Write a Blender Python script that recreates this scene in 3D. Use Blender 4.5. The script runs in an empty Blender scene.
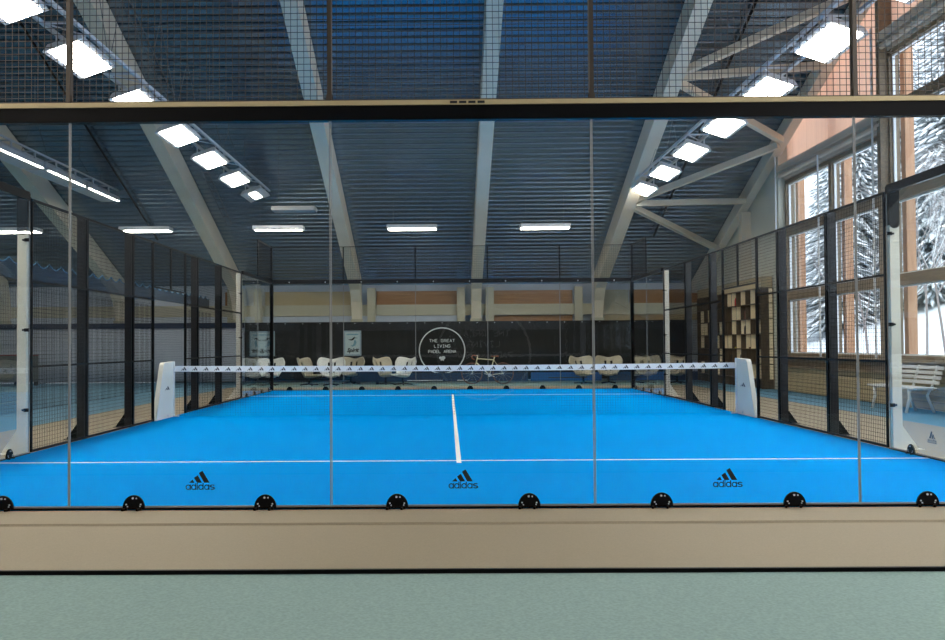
import bpy, math, random
from mathutils import Matrix, Vector
random.seed(7)
S = bpy.context.scene
COL = S.collection
PI = math.pi

# ------------------------------------------------------------------ camera
CP = Vector((-0.10722, -7.58435, 1.24296)); yaw, pit, rol, FPX = -0.00915, 0.02527, -0.00646, 995.18
fw = Vector((math.sin(yaw)*math.cos(pit), math.cos(yaw)*math.cos(pit), math.sin(pit)))
rt = Vector((math.cos(yaw), -math.sin(yaw), 0)); up = rt.cross(fw)
r2 = rt*math.cos(rol)+up*math.sin(rol); u2 = -rt*math.sin(rol)+up*math.cos(rol)
cd = bpy.data.cameras.new('camera'); cam = bpy.data.objects.new('camera', cd); COL.objects.link(cam)
m = Matrix.Identity(4)
for i in range(3):
    m[i][0] = r2[i]; m[i][1] = u2[i]; m[i][2] = -fw[i]; m[i][3] = CP[i]
cam.matrix_world = m
cd.sensor_fit = 'HORIZONTAL'; cd.sensor_width = 36; cd.lens = FPX*36/945; cd.shift_x = (472.5-438.69)/945
cd.clip_start = 0.05; cd.clip_end = 500
S.camera = cam

# ------------------------------------------------------------------ world, exposure
w = bpy.data.worlds.new('overcast_sky'); S.world = w; w.use_nodes = True
bg = w.node_tree.nodes['Background']
bg.inputs[0].default_value = (0.80, 0.90, 1.0, 1); bg.inputs[1].default_value = 2.8
sd = bpy.data.lights.new('winter_sun', 'SUN'); sd.energy = 2.2; sd.angle = 0.03; sd.color = (1, .92, .84)
sun = bpy.data.objects.new('winter_sun', sd); COL.objects.link(sun)
sun.rotation_euler = Vector((0.25, 0.9, -0.62)).to_track_quat('-Z', 'Y').to_euler()
S.view_settings.view_transform = 'Standard'; S.view_settings.look = 'None'
S.view_settings.gamma = 1; S.view_settings.use_curve_mapping = False
S.view_settings.exposure = 0.0
S.cycles.transparent_max_bounces = 40
LAMP = 46.0

# ------------------------------------------------------------------ helpers
def lin(c):
    return tuple(((v/255)/12.92 if v/255 <= .04045 else ((v/255+.055)/1.055)**2.4) for v in c)
def mat(name, c, rough=.6, metal=0, ns=0, na=0, bump=0, emit=0, stretch=(1,1,1), spec=.5, bdist=.01):
    M = bpy.data.materials.new(name); M.use_nodes = True; N = M.node_tree.nodes; L = M.node_tree.links
    b = N['Principled BSDF']; c = lin(c)
    b.inputs['Base Color'].default_value = (*c, 1); b.inputs['Roughness'].default_value = rough
    b.inputs['Metallic'].default_value = metal; b.inputs['Specular IOR Level'].default_value = spec
    if ns:
        tc = N.new('ShaderNodeTexCoord'); mp = N.new('ShaderNodeMapping'); mp.inputs['Scale'].default_value = stretch
        nz = N.new('ShaderNodeTexNoise'); nz.inputs['Scale'].default_value = ns; nz.inputs['Detail'].default_value = 4
        L.new(tc.outputs['Object'], mp.inputs[0]); L.new(mp.outputs[0], nz.inputs[0])
        mr = N.new('ShaderNodeMapRange'); mr.inputs[1].default_value = .3; mr.inputs[2].default_value = .7
        mr.inputs[3].default_value = 1-na; mr.inputs[4].default_value = 1+na
        L.new(nz.outputs[0], mr.inputs[0])
        vm = N.new('ShaderNodeVectorMath'); vm.operation = 'SCALE'; vm.inputs[0].default_value = c
        L.new(mr.outputs[0], vm.inputs['Scale']); L.new(vm.outputs[0], b.inputs['Base Color'])
        if bump:
            bp = N.new('ShaderNodeBump'); bp.inputs['Strength'].default_value = bump; bp.inputs['Distance'].default_value = bdist
            L.new(nz.outputs[0], bp.inputs['Height']); L.new(bp.outputs[0], b.inputs['Normal'])
    if emit:
        b.inputs['Emission Color'].default_value = (*c, 1); b.inputs['Emission Strength'].default_value = emit
    return M
def glass_mat(name, tint=(.965,.98,.975), ior=1.45):
    M = bpy.data.materials.new(name); M.use_nodes = True; N = M.node_tree.nodes; L = M.node_tree.links; N.clear()
    o = N.new('ShaderNodeOutputMaterial'); mx = N.new('ShaderNodeMixShader'); t = N.new('ShaderNodeBsdfTransparent'); g = N.new('ShaderNodeBsdfGlossy')
    t.inputs[0].default_value = (*tint, 1); g.inputs['Roughness'].default_value = 0.0; g.inputs[0].default_value = (.9,.95,1,1)
    # single-surface reflectance from the angle to the pane, the same from both sides
    ge = N.new('ShaderNodeNewGeometry'); dt = N.new('ShaderNodeVectorMath'); dt.operation = 'DOT_PRODUCT'
    L.new(ge.outputs['Incoming'], dt.inputs[0]); L.new(ge.outputs['Normal'], dt.inputs[1])
    ab = N.new('ShaderNodeMath'); ab.operation = 'ABSOLUTE'; L.new(dt.outputs['Value'], ab.inputs[0])
    om = N.new('ShaderNodeMath'); om.operation = 'SUBTRACT'; om.inputs[0].default_value = 1; L.new(ab.outputs[0], om.inputs[1])
    pw = N.new('ShaderNodeMath'); pw.operation = 'POWER'; L.new(om.outputs[0], pw.inputs[0]); pw.inputs[1].default_value = 5
    f = N.new('ShaderNodeMath'); f.operation = 'MULTIPLY_ADD'; L.new(pw.outputs[0], f.inputs[0]); f.inputs[1].default_value = .9; f.inputs[2].default_value = .018
    L.new(f.outputs[0], mx.inputs[0]); L.new(t.outputs[0], mx.inputs[1]); L.new(g.outputs[0], mx.inputs[2]); L.new(mx.outputs[0], o.inputs[0])
    return M
def blind_mat(name, c):
    M = bpy.data.materials.new(name); M.use_nodes = True; N = M.node_tree.nodes; L = M.node_tree.links; N.clear()
    o = N.new('ShaderNodeOutputMaterial'); mx = N.new('ShaderNodeMixShader'); d = N.new('ShaderNodeBsdfDiffuse'); t = N.new('ShaderNodeBsdfTranslucent')
    wv = N.new('ShaderNodeTexNoise'); wv.inputs['Scale'].default_value = 3; tc = N.new('ShaderNodeTexCoord'); mp = N.new('ShaderNodeMapping'); mp.inputs['Scale'].default_value = (3, 3, .08)
    L.new(tc.outputs['Object'], mp.inputs[0]); L.new(mp.outputs[0], wv.inputs[0])
    cr = N.new('ShaderNodeMapRange'); cr.inputs[3].default_value = .85; cr.inputs[4].default_value = 1.12; L.new(wv.outputs[0], cr.inputs[0])
    vm = N.new('ShaderNodeVectorMath'); vm.operation = 'SCALE'; vm.inputs[0].default_value = lin(c); L.new(cr.outputs[0], vm.inputs['Scale'])
    for n in (d, t): L.new(vm.outputs[0], n.inputs[0])
    mx.inputs[0].default_value = .6
    L.new(d.outputs[0], mx.inputs[1]); L.new(t.outputs[0], mx.inputs[2]); L.new(mx.outputs[0], o.inputs[0])
    return M
def wood_mat(name, c1, c2, stretch, scale=4, rough=.55):
    M = bpy.data.materials.new(name); M.use_nodes = True; N = M.node_tree.nodes; L = M.node_tree.links
    b = N['Principled BSDF']; b.inputs['Roughness'].default_value = rough
    tc = N.new('ShaderNodeTexCoord'); mp = N.new('ShaderNodeMapping'); mp.inputs['Scale'].default_value = stretch
    nz = N.new('ShaderNodeTexNoise'); nz.inputs['Scale'].default_value = scale; nz.inputs['Detail'].default_value = 6; nz.inputs['Distortion'].default_value = .6
    r = N.new('ShaderNodeValToRGB'); r.color_ramp.elements[0].position = .32; r.color_ramp.elements[1].position = .68
    r.color_ramp.elements[0].color = (*lin(c1), 1); r.color_ramp.elements[1].color = (*lin(c2), 1)
    L.new(tc.outputs['Object'], mp.inputs[0]); L.new(mp.outputs[0], nz.inputs[0]); L.new(nz.outputs[0], r.inputs[0]); L.new(r.outputs[0], b.inputs['Base Color'])
    return M

class MB:
    def __init__(s): s.v = []; s.f = []
    def add(s, v, f):
        n = len(s.v); s.v += [tuple(p) for p in v]; s.f += [tuple(i+n for i in q) for q in f]; return s
    def box(s, x0, x1, y0, y1, z0, z1):
        return s.add([(x0,y0,z0),(x1,y0,z0),(x1,y1,z0),(x0,y1,z0),(x0,y0,z1),(x1,y0,z1),(x1,y1,z1),(x0,y1,z1)],
                     [(0,3,2,1),(4,5,6,7),(0,1,5,4),(1,2,6,5),(2,3,7,6),(3,0,4,7)])
    def bar(s, a, b, w, h=None, upv=(0,0,1)):
        h = h or w; a = Vector(a); b = Vector(b); d = (b-a).normalized(); U = Vector(upv)
        if abs(d.dot(U)) > .99: U = Vector((0,1,0))
        X = d.cross(U).normalized()*w/2; Z = X.cross(d).normalized()*h/2
        v = [a-X-Z, a+X-Z, a+X+Z, a-X+Z, b-X-Z, b+X-Z, b+X+Z, b-X+Z]
        return s.add(v, [(0,1,2,3),(7,6,5,4),(0,4,5,1),(1,5,6,2),(2,6,7,3),(3,7,4,0)])
    def tube(s, pts, r, n=8, r1=None, closed=False):
        P = [Vector(p) for p in pts]; k = len(P); base = len(s.v); ref = None
        for i, p in enumerate(P):
            if closed: d = (P[(i+1) % k]-P[i-1]).normalized()
            else: d = (P[min(i+1, k-1)]-P[max(i-1, 0)]).normalized()
            if ref is None: ref = Vector((0,0,1)) if abs(d.z) < .9 else Vector((1,0,0))
            X = d.cross(ref).normalized(); Y = X.cross(d).normalized(); ref = Y
            rr = r if r1 is None else r+(r1-r)*i/(k-1)
            for j in range(n):
                a = 2*PI*j/n; s.v.append(tuple(p+X*math.cos(a)*rr+Y*math.sin(a)*rr))
        seg = k if closed else k-1
        for i in range(seg):
            for j in range(n):
                a = base+i*n+j; b2 = base+i*n+(j+1) % n; c = base+((i+1) % k)*n+(j+1) % n; d2 = base+((i+1) % k)*n+j
                s.f.append((a, b2, c, d2))
        if not closed:
            s.f.append(tuple(base+j for j in reversed(range(n)))); s.f.append(tuple(base+(k-1)*n+j for j in range(n)))
        return s
    def prism(s, poly, vec):
        n = len(poly); vec = Vector(vec); a = [Vector(p) for p in poly]
        return s.add(a+[p+vec for p in a], [tuple(reversed(range(n))), tuple(range(n, 2*n))]+[(i, (i+1) % n, (i+1) % n+n, i+n) for i in range(n)])
    def build(s, name, M, parent=None, smooth=False, fix=True, bevel=0):
        me = bpy.data.meshes.new(name); me.from_pydata(s.v, [], s.f); me.materials.append(M)
        if fix:
            import bmesh
            b = bmesh.new(); b.from_mesh(me); bmesh.ops.recalc_face_normals(b, faces=b.faces); b.to_mesh(me); b.free()
        if smooth:
            for p in me.polygons: p.use_smooth = True
        o = bpy.data.objects.new(name, me); COL.objects.link(o)
        if parent: o.parent = parent; o.matrix_parent_inverse = Matrix.Translation(-parent.location) if not parent.parent and parent.type == 'EMPTY' else Matrix.Identity(4)
        if bevel:
            md = o.modifiers.new('bevel', 'BEVEL'); md.width = bevel; md.segments = 2; md.limit_method = 'ANGLE'
        return o
    def build_each(s, name, M, parent, **k):      # every connected piece becomes a part of its own
        par = list(range(len(s.v)))
        def fd(i):
            while par[i] != i: par[i] = par[par[i]]; i = par[i]
            return i
        for q in s.f:
            for j in q[1:]: par[fd(j)] = fd(q[0])
        gr = {}
        for q in s.f: gr.setdefault(fd(q[0]), []).append(q)
        for fs in gr.values():
            ids = sorted({i for q in fs for i in q}); mp = {a: b for b, a in enumerate(ids)}
            MB().add([s.v[i] for i in ids], [tuple(mp[i] for i in q) for q in fs]).build(name, M, parent, **k)
def tag(o, label, cat, group=None, kind=None):
    o['label'] = label; o['category'] = cat
    if group: o['group'] = group
    if kind: o['kind'] = kind
    return o
def struct(o): o['kind'] = 'structure'; return o
def thing(name, label, cat, loc=(0,0,0), group=None):
    o = bpy.data.objects.new(name, None); COL.objects.link(o); o.location = loc; o.empty_display_size = .2
    return tag(o, label, cat, group)
def sub(mb, name, M, parent, **k):          # sub-part given in world coordinates, under a part already in world coordinates
    o = mb.build(name, M, None, **k); o.parent = parent; return o
def copy_tree(o, parent=None):
    c = o.copy(); COL.objects.link(c)
    if parent: c.parent = parent
    for ch in o.children: copy_tree(ch, c)
    return c
ORD = ['first','second','third','fourth','fifth','sixth','seventh','eighth','ninth','tenth','eleventh','twelfth']

# ------------------------------------------------------------------ materials
m_teal = mat('teal_carpet', (134,158,155), .95, ns=60, na=.13, bump=.3, bdist=.003, spec=.1)
m_blue_fl = mat('blue_carpet', (92,134,158), .85, ns=50, na=.08, spec=.25)
m_taupe = mat('taupe_carpet', (143,133,113), .65, ns=90, na=.07, bump=.2, bdist=.003, spec=.35)
m_turf = mat('blue_turf', (0,150,236), .95, ns=70, na=.13, bump=.4, bdist=.004, spec=0)
m_line = mat('white_line', (235,238,240), .8)
m_deck = mat('corrugated_deck', (118,138,154), .27, .82, ns=2, na=.06)
m_beam = mat('beam_paint', (222,212,192), .6, ns=1.5, na=.05)
m_cream = mat('cream_paint', (182,178,158), .6)
m_wood_orange = wood_mat('orange_wood', (138,96,54), (168,122,76), (.4,1,14))
m_wood_frame = wood_mat('window_wood', (118,102,82), (142,124,100), (8,.5,8), 3)
m_wood_post = wood_mat('outdoor_post_wood', (196,144,108), (222,172,134), (9,9,.5), 3)
m_black = mat('black_curtain', (24,25,27), .8, ns=1.2, na=.35, stretch=(3,1,.5))
m_greycur = mat('grey_curtain', (184,194,208), .9, ns=1, na=.08, stretch=(2,1,.4))
m_navy = mat('navy_band', (34,48,72), .8)
m_blackmetal = mat('black_powder_coat', (8,8,10), .45, spec=.1)
m_postmetal = mat('post_powder_coat', (14,16,22), .35, spec=.6)
m_darkmetal = mat('dark_wire', (16,16,17), .6, spec=.1)
m_bronze = mat('bronze_wire', (60,50,40), .5)
m_white = mat('white_powder_coat', (226,224,212), .4)
m_whitegl = mat('white_glossy', (240,242,245), .3)
m_tan = mat('tan_edge', (186,168,128), .5)
m_wirec = mat('steel_wire', (96,100,104), .9, spec=.1)
m_alu = mat('aluminium', (200,206,214), .4, .15)
m_glass = glass_mat('court_glass')
m_wglass = glass_mat('window_glass', (.97,.98,.99))
m_edge = mat('polished_glass_edge', (140,142,142), .3)
m_ink = mat('black_print', (10,10,12), .6)
m_inkdark = mat('charcoal_print', (58,60,66), .6)
m_whiteink = mat('white_print', (215,220,220), .6)
m_blind = blind_mat('peach_blind', (244,218,202))
m_siding = mat('beige_siding', (178,162,128), .7, ns=3, na=.08, stretch=(1,.2,20))
m_roll = mat('roller_box_paint', (222,206,188), .6)
m_wall = mat('cream_wall', (204,204,190), .75, ns=2, na=.03)
m_lamp = mat('lamp_diffuser', (255,243,226), .5, emit=LAMP)
m_lampdim = mat('lamp_off_diffuser', (150,152,150), .5)
m_snow = mat('snow', (240,244,250), .9, ns=.6, na=.04)
m_needle = mat('conifer_needles', (150,157,158), .9, ns=3, na=.3)
m_bark = mat('bark', (136,126,124), .9)
m_chair = mat('chair_shell_white', (206,208,206), .4)
m_chairb = mat('chair_shell_beige', (176,168,148), .45)
m_bike = mat('bike_cream', (220,214,184), .35)
m_leather = mat('brown_leather', (160,84,48), .5)
m_tyre = mat('brown_tyre', (108,76,64), .7)
m_cord = mat('light_blue_cord', (70,130,170), .6)
m_shelf = wood_mat('shelf_board', (70,58,44), (92,78,60), (6,6,1), 3)
m_lit_cell = mat('painted_lit_cell', (255,238,200), .6)  # pale cream that paints light into the cubby cells
m_netblk = mat('net_thread', (26,30,36), .7)
m_netnavy = mat('divider_thread', (30,40,58), .8)

# ------------------------------------------------------------------ structure: floor
HX0, HX1, HY0, HY1 = -20.0, 8.7, -9.3, 27.3
struct(MB().box(HX0, HX1+.3, HY0-.2, HY1+.2, -.2, -.012).build('floor', m_teal))
fb = MB()
fb.box(HX0, -6.7, -2.06, 27.3, -.012, -.004); fb.box(7.1, HX1, -2.06, 27.3, -.012, -.004)
struct(fb.build('floor', m_blue_fl))
ft = MB(); ft.box(-6.7, 7.1, -2.06, -0.02, -.012, .004); ft.box(-6.7, -5.0, -.02, 22.2, -.012, .004); ft.box(5.0, 7.1, -.02, 22.2, -.012, .004); ft.box(-5, 5, 20.02, 22.2, -.012, .004)
struct(ft.build('floor', m_taupe))
tr = MB().box(-6.7, 7.1, -2.085, -2.06, -.011, .012)
tag(tr.build('edge_trim', m_blackmetal), 'thin black edge strip between taupe border and teal carpet in front', 'edge strip')
# a faint raised welt in the taupe border
tag(MB().add([(-6.7,-.68,.0045),(7.1,-.68,.0045),(7.1,-.665,.020),(-6.7,-.665,.020),(7.1,-.56,.0045),(-6.7,-.56,.0045)], [(0,1,2,3),(3,2,4,5)]).build('carpet_seam', m_taupe, fix=False),
    'slightly raised seam running along the taupe carpet in front of the near glass', 'carpet seam')
turf = thing('court_turf', 'bright blue artificial turf of the padel court with white lines', 'court', (0,10,0))
MB().box(-5, 5, -.02, 20.02, -.01, .012).build('turf', m_turf, turf)
MB().box(-5, 5, 3.025, 3.075, .010, .0145).build('court_line', m_line, turf)
MB().box(-5, 5, 16.925, 16.975, .010, .0145).build('court_line', m_line, turf)
MB().box(-.025, .025, 2.85, 17.15, .0105, .0150).build('court_line', m_line, turf)

# ------------------------------------------------------------------ structure: roof
DP = [(-10,11.0),(-4,12.1),(0,11.7),(6,10.5),(12.3,8.72),(20.8,5.70),(25.5,4.02),(28,3.12)]
def zd(y):
    for (a, za), (b, zb) in zip(DP, DP[1:]):
        if y <= b: return za+(zb-za)*(y-a)/(b-a)
    return DP[-1][1]
dk = MB(); prev = None; y = -9.5
prof = []
while y < 27.5:
    prof += [(y, 0), (y+.155, 0), (y+.168, .10), (y+.237, .10)]; y += .25
pv = [(yy, zd(yy)+dz) for yy, dz in prof]
V = []; F = []
for i, (yy, zz) in enumerate(pv):
    V += [(HX0, yy, zz), (HX1+.1, yy, zz)]
    if i: F.append((2*i-2, 2*i-1, 2*i+1, 2*i))
n = len(V)
V += [(HX0,-9.5,zd(-9.5)+.3),(HX1+.1,-9.5,zd(-9.5)+.3)]
last = None
for (yy, zz) in DP[1:-1]+[(27.5, zd(27.5))]:
    V += [(HX0, yy, zz+.3), (HX1+.1, yy, zz+.3)]
k = n
for i in range(len(DP)-1): F.append((k+2*i, k+2*i+1, k+2*i+3, k+2*i+2))
struct(dk.add(V, F).build('ceiling', m_deck, fix=False))
# beams
BX = [-15.5, -11.45, -7.36, -3.25, .88, 5.07]
bnames = {-15.5: 'outermost roof beam at the far left', -11.45: 'roof beam crossing above the far left lamp row', -7.36: 'roof beam between the two left lamp rows',
          -3.25: 'roof beam just left of the round wall emblem', .88: 'roof beam near the middle, above the bicycle', 5.07: 'roof beam beside the right lamp row, carrying the braces'}
def beam(x, w2):
    ys = [-9.2, -6, -4, -2, 0, 3, 6, 9, 12.3, 16, 20.8, 23, 25.5, 26.1]
    bot = [(yy, zd(yy)-.66) for yy in ys]+[(26.5, 2.75), (26.78, 2.13)]
    top = [(yy, zd(yy)-.02) for yy in ys]+[(26.7, zd(26.7)-.02), (27.12, 2.13)]
    mb = MB(); n = len(bot); v = []
    for (by, bz), (ty, tz) in zip(bot, top): v += [(x-w2, by, bz), (x+w2, by, bz), (x+w2, ty, tz), (x-w2, ty, tz)]
    f = []
    for i in range(n-1):
        for a, b in ((0,1),(1,2),(2,3),(3,0)): f.append((4*i+a, 4*i+b, 4*i+4+b, 4*i+4+a))
    f += [(0,3,2,1), (4*n-4, 4*n-3, 4*n-2, 4*n-1)]
    return mb.add(v, f)
for x in BX:
    t = thing('roof_beam', 'pale grey sloping '+bnames[x], 'roof beam', (x, 26.9, 2.1), 'sloping roof beams')
    beam(x, .17).build('beam', m_beam, t)
    MB().box(x-.20, x+.20, 26.66, 27.2, 2.04, 2.16).build('foot_plate', m_cream, t)
# gable beam + braces at the right
gb = MB(); ys = [-9, -4, 0, 6, 12.3, 18.6, 20.8, 25.5, 27.2]
v = []
for yy in ys: v += [(8.38, yy, zd(yy)-.42), (8.62, yy, zd(yy)-.42), (8.62, yy, zd(yy)-.03), (8.38, yy, zd(yy)-.03)]
f = []
for i in range(len(ys)-1):
    for a, b in ((0,1),(1,2),(2,3),(3,0)): f.append((4*i+a, 4*i+b, 4*i+4+b, 4*i+4+a))
f += [(0,3,2,1), (4*len(ys)-4, 4*len(ys)-3, 4*len(ys)-2, 4*len(ys)-1)]
tag(gb.add(v, f).build('gable_beam', m_beam), 'pale grey beam following the roof slope along the right window wall', 'roof beam')
def zb(y): return zd(y)-.45
braces = [((5.24, 21.0), (8.38, 23.7), 'lowest diagonal roof brace, running down to the right'),
          ((5.24, 20.8), (8.38, 20.7), 'straight roof brace between two diagonals above the cubby shelves'),
          ((5.24, 20.6), (8.38, 17.85), 'diagonal roof brace rising to the corner of the peach blinds'),
          ((5.24, 15.2), (8.38, 17.6), 'diagonal roof brace passing behind the right lamp row'),
          ((5.24, 15.0), (8.38, 14.6), 'straight upper roof brace beside the peach blinds'),
          ((5.24, 14.8), (8.38, 12.1), 'uppermost roof brace at the top right')]
for (a, b, s) in braces:
    tag(MB().bar((a[0], a[1], zb(a[1])), (b[0], b[1], zb(b[1])), .16, .16).build('roof_brace', m_beam), 'pale grey '+s, 'roof brace', 'braces of the right roof bay')
for x, r, s in ((6.35, .035, 'dark pipe running down the roof slope above the braces'), (-9.2, .03, 'thin dark pipe down the roof slope above the left lamp rows')):
    tag(MB().tube([(x, yy, zd(yy)-.12) for yy in (-6, 0, 6, 12.3, 20.8, 23.5)], r, 6).build('roof_pipe', m_blackmetal), s, 'pipe')
ct = thing('cable_tray', 'narrow cable ladder running down the roof beside the left lamp row', 'cable tray', (-6.2, 12, zd(12)-.15))
for dx in (-.13, .13):
    MB().tube([(-6.72+dx*.6, yy, zd(yy)-.15) for yy in (-4, 0, 6, 12.3, 20.8, 22.5)], .010, 4).build('tray_rail', m_wirec, ct)
rg = MB(); yy = 4
while yy < 22.4: rg.box(-6.79, -6.65, yy-.012, yy+.012, zd(yy)-.162, zd(yy)-.138); yy += .5
rg.build_each('tray_rung', m_wirec, ct)

# ------------------------------------------------------------------ structure: walls
struct(MB().box(HX0-.2, HX1+.3, HY1, HY1+.2, 0, 3.6).build('wall_back', m_greycur))
fn = MB(); fn.add([(HX0,-9.3,0),(HX1+.3,-9.3,0),(HX1+.3,-9.3,11.2),(HX0,-9.3,11.2)], [(0,1,2,3)]); fn.add([(HX0,-9.5,0),(HX1+.3,-9.5,0),(HX1+.3,-9.5,11.2),(HX0,-9.5,11.2)], [(3,2,1,0)])
struct(fn.build('wall_front', m_greycur, fix=False))
def gable(x0, x1, M, nm, poly):
    return struct(MB().prism([(x0, a, b) for a, b in poly], (x1-x0, 0, 0)).build(nm, M))
roofline = [(27.3, zd(27.3)), (25.5, zd(25.5)), (20.8, zd(20.8)), (12.3, zd(12.3)), (6, zd(6)), (0, zd(0)), (-4, zd(-4)), (-9.5, zd(-9.5))]
gable(HX0-.2, HX0, m_wall, 'wall_left', [(-9.5,0),(27.3,0)]+roofline)
# right wall
gable(8.7, 9.0, m_wall, 'wall_right', [(27.3,0),(27.3,zd(27.3)),(25.5,zd(25.5)),(20.8,zd(20.8)),(18.45,zd(18.45)),(18.45,0)][::-1])
struct(MB().box(8.7, 9.0, -9.5, 18.45, 0, .62).build('wall_right', m_siding))
st = MB().box(8.6, 9.02, -9.5, 18.45, .62, .68); st.box(8.66, 9.0, -9.5, 18.45, .68, .86); st.box(8.52, 8.7, -9.5, 18.45, .86, .91)
struct(st.build('trim_1', m_wood_frame))
sg = MB()
for i in range(5): sg.box(8.685, 8.7, -9.4, 18.4, .02+.12*i, .03+.12*i)
struct(sg.build('trim_2', m_wood_frame))
# window frames: bays
HEAD1, HEAD2 = 5.45, 7.05
bays = [(15.36, 18.40, HEAD1), (12.30, 15.36, HEAD1), (9.2, 12.30, HEAD2), (6.1, 9.2, HEAD2), (3.0, 6.1, HEAD2), (-.1, 3.0, HEAD2), (-3.2, -.1, HEAD2), (-6.3, -3.2, HEAD2), (-9.4, -6.3, HEAD2)]
for i, (y0, y1, hd) in enumerate(bays):
    e = bpy.data.objects.new('window_%d' % (i+1), None); COL.objects.link(e); e.location = (8.8, (y0+y1)/2, .9); struct(e)
    fr = MB()
    for yy in (y0, y1): fr.box(8.72, 8.92, yy if yy == y0 else yy-.085, yy+.085 if yy == y0 else yy, .9, hd)
    zs = [.9, 2.35, 4.02]+([5.75] if hd > 6 else [])
    fr.box(8.74, 8.90, y0, y1, .86, .98)
    for z in zs[1:]: fr.box(8.70, 8.92, y0+.08, y1-.08, z, z+.22)
    fr.box(8.72, 8.92, y0, y1, hd-.08, hd+.02)
    fr.build('window_frame', m_wood_frame, e)
    sh = MB(); z2 = zs[1:]+[hd-.08]; zz0 = .98
    for z in z2:     # white inner sash line round each pane
        a, b = y0+.085, y1-.085
        sh.box(8.78, 8.83, a, a+.035, zz0, z); sh.box(8.78, 8.83, b-.035, b, zz0, z); sh.box(8.78, 8.83, a+.035, b-.035, zz0, zz0+.03); sh.box(8.78, 8.83, a+.035, b-.035, z-.03, z)
        zz0 = z+.22
    sh.build('sash', m_whitegl, e)
    gl = MB().box(8.80, 8.812, y0+.09, y1-.09, .98, hd-.09); gl.build('window_glass', m_wglass, e)
# peach panels over the windows, roller boxes
def panel_poly(y0, y1, z0):
    ys = [y0]+[p[0] for p in DP if y0 < p[0] < y1]+[y1]
    return [(y0, z0), (y1, z0)]+[(yy, zd(yy)-.02) for yy in reversed(ys)]
pe = [(15.62, 18.45, 5.86), (12.30, 15.60, 5.86), (9.2, 12.28, 7.42), (6.1, 9.18, 7.42), (3.0, 6.08, 7.42), (-.1, 2.98, 7.42), (-3.2, -.12, 7.42), (-6.3, -3.22, 7.42), (-9.4, -6.32, 7.42)]
pl = ['above the first window from the far corner', 'above the second window, right of the blind seam', 'above the third, taller window, at the top right',
      'above the fourth window','above the fifth window','above the sixth window','above the seventh window','above the eighth window','above the ninth window']
for (y0, y1, z0), s in zip(pe, pl):
    t = thing('window_blind', 'translucent peach blind '+s, 'blind', (8.8, (y0+y1)/2, z0), 'peach panels over the windows')
    MB().prism([(8.80, a, b) for a, b in panel_poly(y0, y1, z0)], (.02, 0, 0)).build('fabric', m_blind, t)
    rb = MB(); rb.box(8.52, 8.78, y0, y1, z0-.17, z0); rb.tube([(8.60, y0+.02, z0-.26), (8.60, y1-.02, z0-.26)], .06, 10); rb.box(8.70, 8.9, y0, y1, z0-.36, z0-.19)
    rb.build('roller_box', m_roll, t)
struct(MB().box(8.55, 8.9, 12.26, 12.42, .9, zd(12.4)-.05).build('trim_3', m_wood_frame))
for yy, z1, s in ((18.47, 6.3, 'beside the first window at the far corner'), (15.50, 5.6, 'between the first and second window'), (12.52, 7.6, 'between the second and third window')):
    tag(MB().tube([(8.50, yy, .92), (8.50, yy, z1)], .022, 8).build('curtain_rod', m_whitegl), 'slim white vertical guide rod '+s, 'guide rod', 'blind guide rods')
struct(MB().box(8.55, 8.71, 18.42, 18.62, .0, 6.35).build('trim_4', m_wall))
t = thing('wall_column', 'pale grey steel column on right wall above the cubby shelves', 'column', (8.5, 21.4, 0))
MB().box(8.42, 8.70, 21.25, 21.55, 3.1, zd(21.5)-.4).build('column', m_beam, t)
# outside wooden posts
for i, yy in enumerate([18.4, 15.36, 12.3, 9.2, 6.1]):
    t = thing('outdoor_post', 'reddish brown timber post outside the windows, %s from the far corner' % ORD[i], 'post', (9.2, yy, -.3), 'timber posts outside the windows')
    MB().box(9.03, 9.21, yy-.07, yy+.12, -.3, 9).build('post', m_wood_post, t)
    MB().box(9.02, 9.24, yy-.10, yy+.15, -.3, .05).build('post_base', m_bark, t)

# far wall build-up behind the curtain
struct(MB().box(HX0, HX1, 26.98, 27.28, 2.28, 2.66).build('trim_5', m_cream))
struct(MB().box(HX0, 0.2, 26.92, 27.2, 2.06, 2.26).build('trim_6', m_greycur))
wd = [(-2.6, .22, m_wood_orange, 'orange wooden panel under the roof left of the middle beam', 2.66), (1.5, 4.25, m_wood_orange, 'orange wooden panel under the roof right of the middle beam', 2.66),
      (5.3, 6.2, m_cream, 'plain beige panel under the roof right of the braced beam', 2.66), (6.25, 8.6, m_wood_orange, 'orange wooden panel under the roof in the right corner', 2.66),
      (-6.9, -3.5, m_siding, 'olive beige panel under the roof at the left', 2.66), (-7.9, -7.32, m_wood_orange, 'small orange wooden panel under the roof far left', 2.66),
      (1.5, 4.25, m_wood_orange, 'narrow brown wooden strip under the cream rail right of the middle beam', 2.07)]
for x0, x1, M, s, z0 in wd:
    tag(MB().box(x0, x1, 27.16, 27.27, z0, 3.14 if z0 > 2.5 else 2.27).build('wall_panel', M), s, 'wall panel', 'panels under the far roof edge')
tag(MB().box(5.3, 8.6, 27.0, 27.1, 2.07, 2.27).build('wall_panel', m_siding), 'beige strip under the cream rail in the right corner', 'wall panel', 'panels under the far roof edge')
for x, s in ((-2.75, 'right of the beam left of the emblem'), (.35, 'left of the middle roof beam'), (1.35, 'right of the middle roof beam'), (4.42, 'left of the braced roof beam'), (-6.65, 'right of the beam between the left lamp rows'), (-7.6, 'left of the beam between the left lamp rows')):
    tag(MB().box(x-.14, x+.14, 26.8, 26.97, 2.06, 3.24).build('wall_post', m_cream), 'short cream post under the roof edge '+s, 'wall post', 'short posts under the far roof edge')
tag(MB().bar((5.7, 26.85, 2.75), (6.85, 26.85, 2.12), .05, .12).build('wall_strut', m_cream), 'short slanting cream strut above the black curtain at the right', 'strut')

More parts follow.
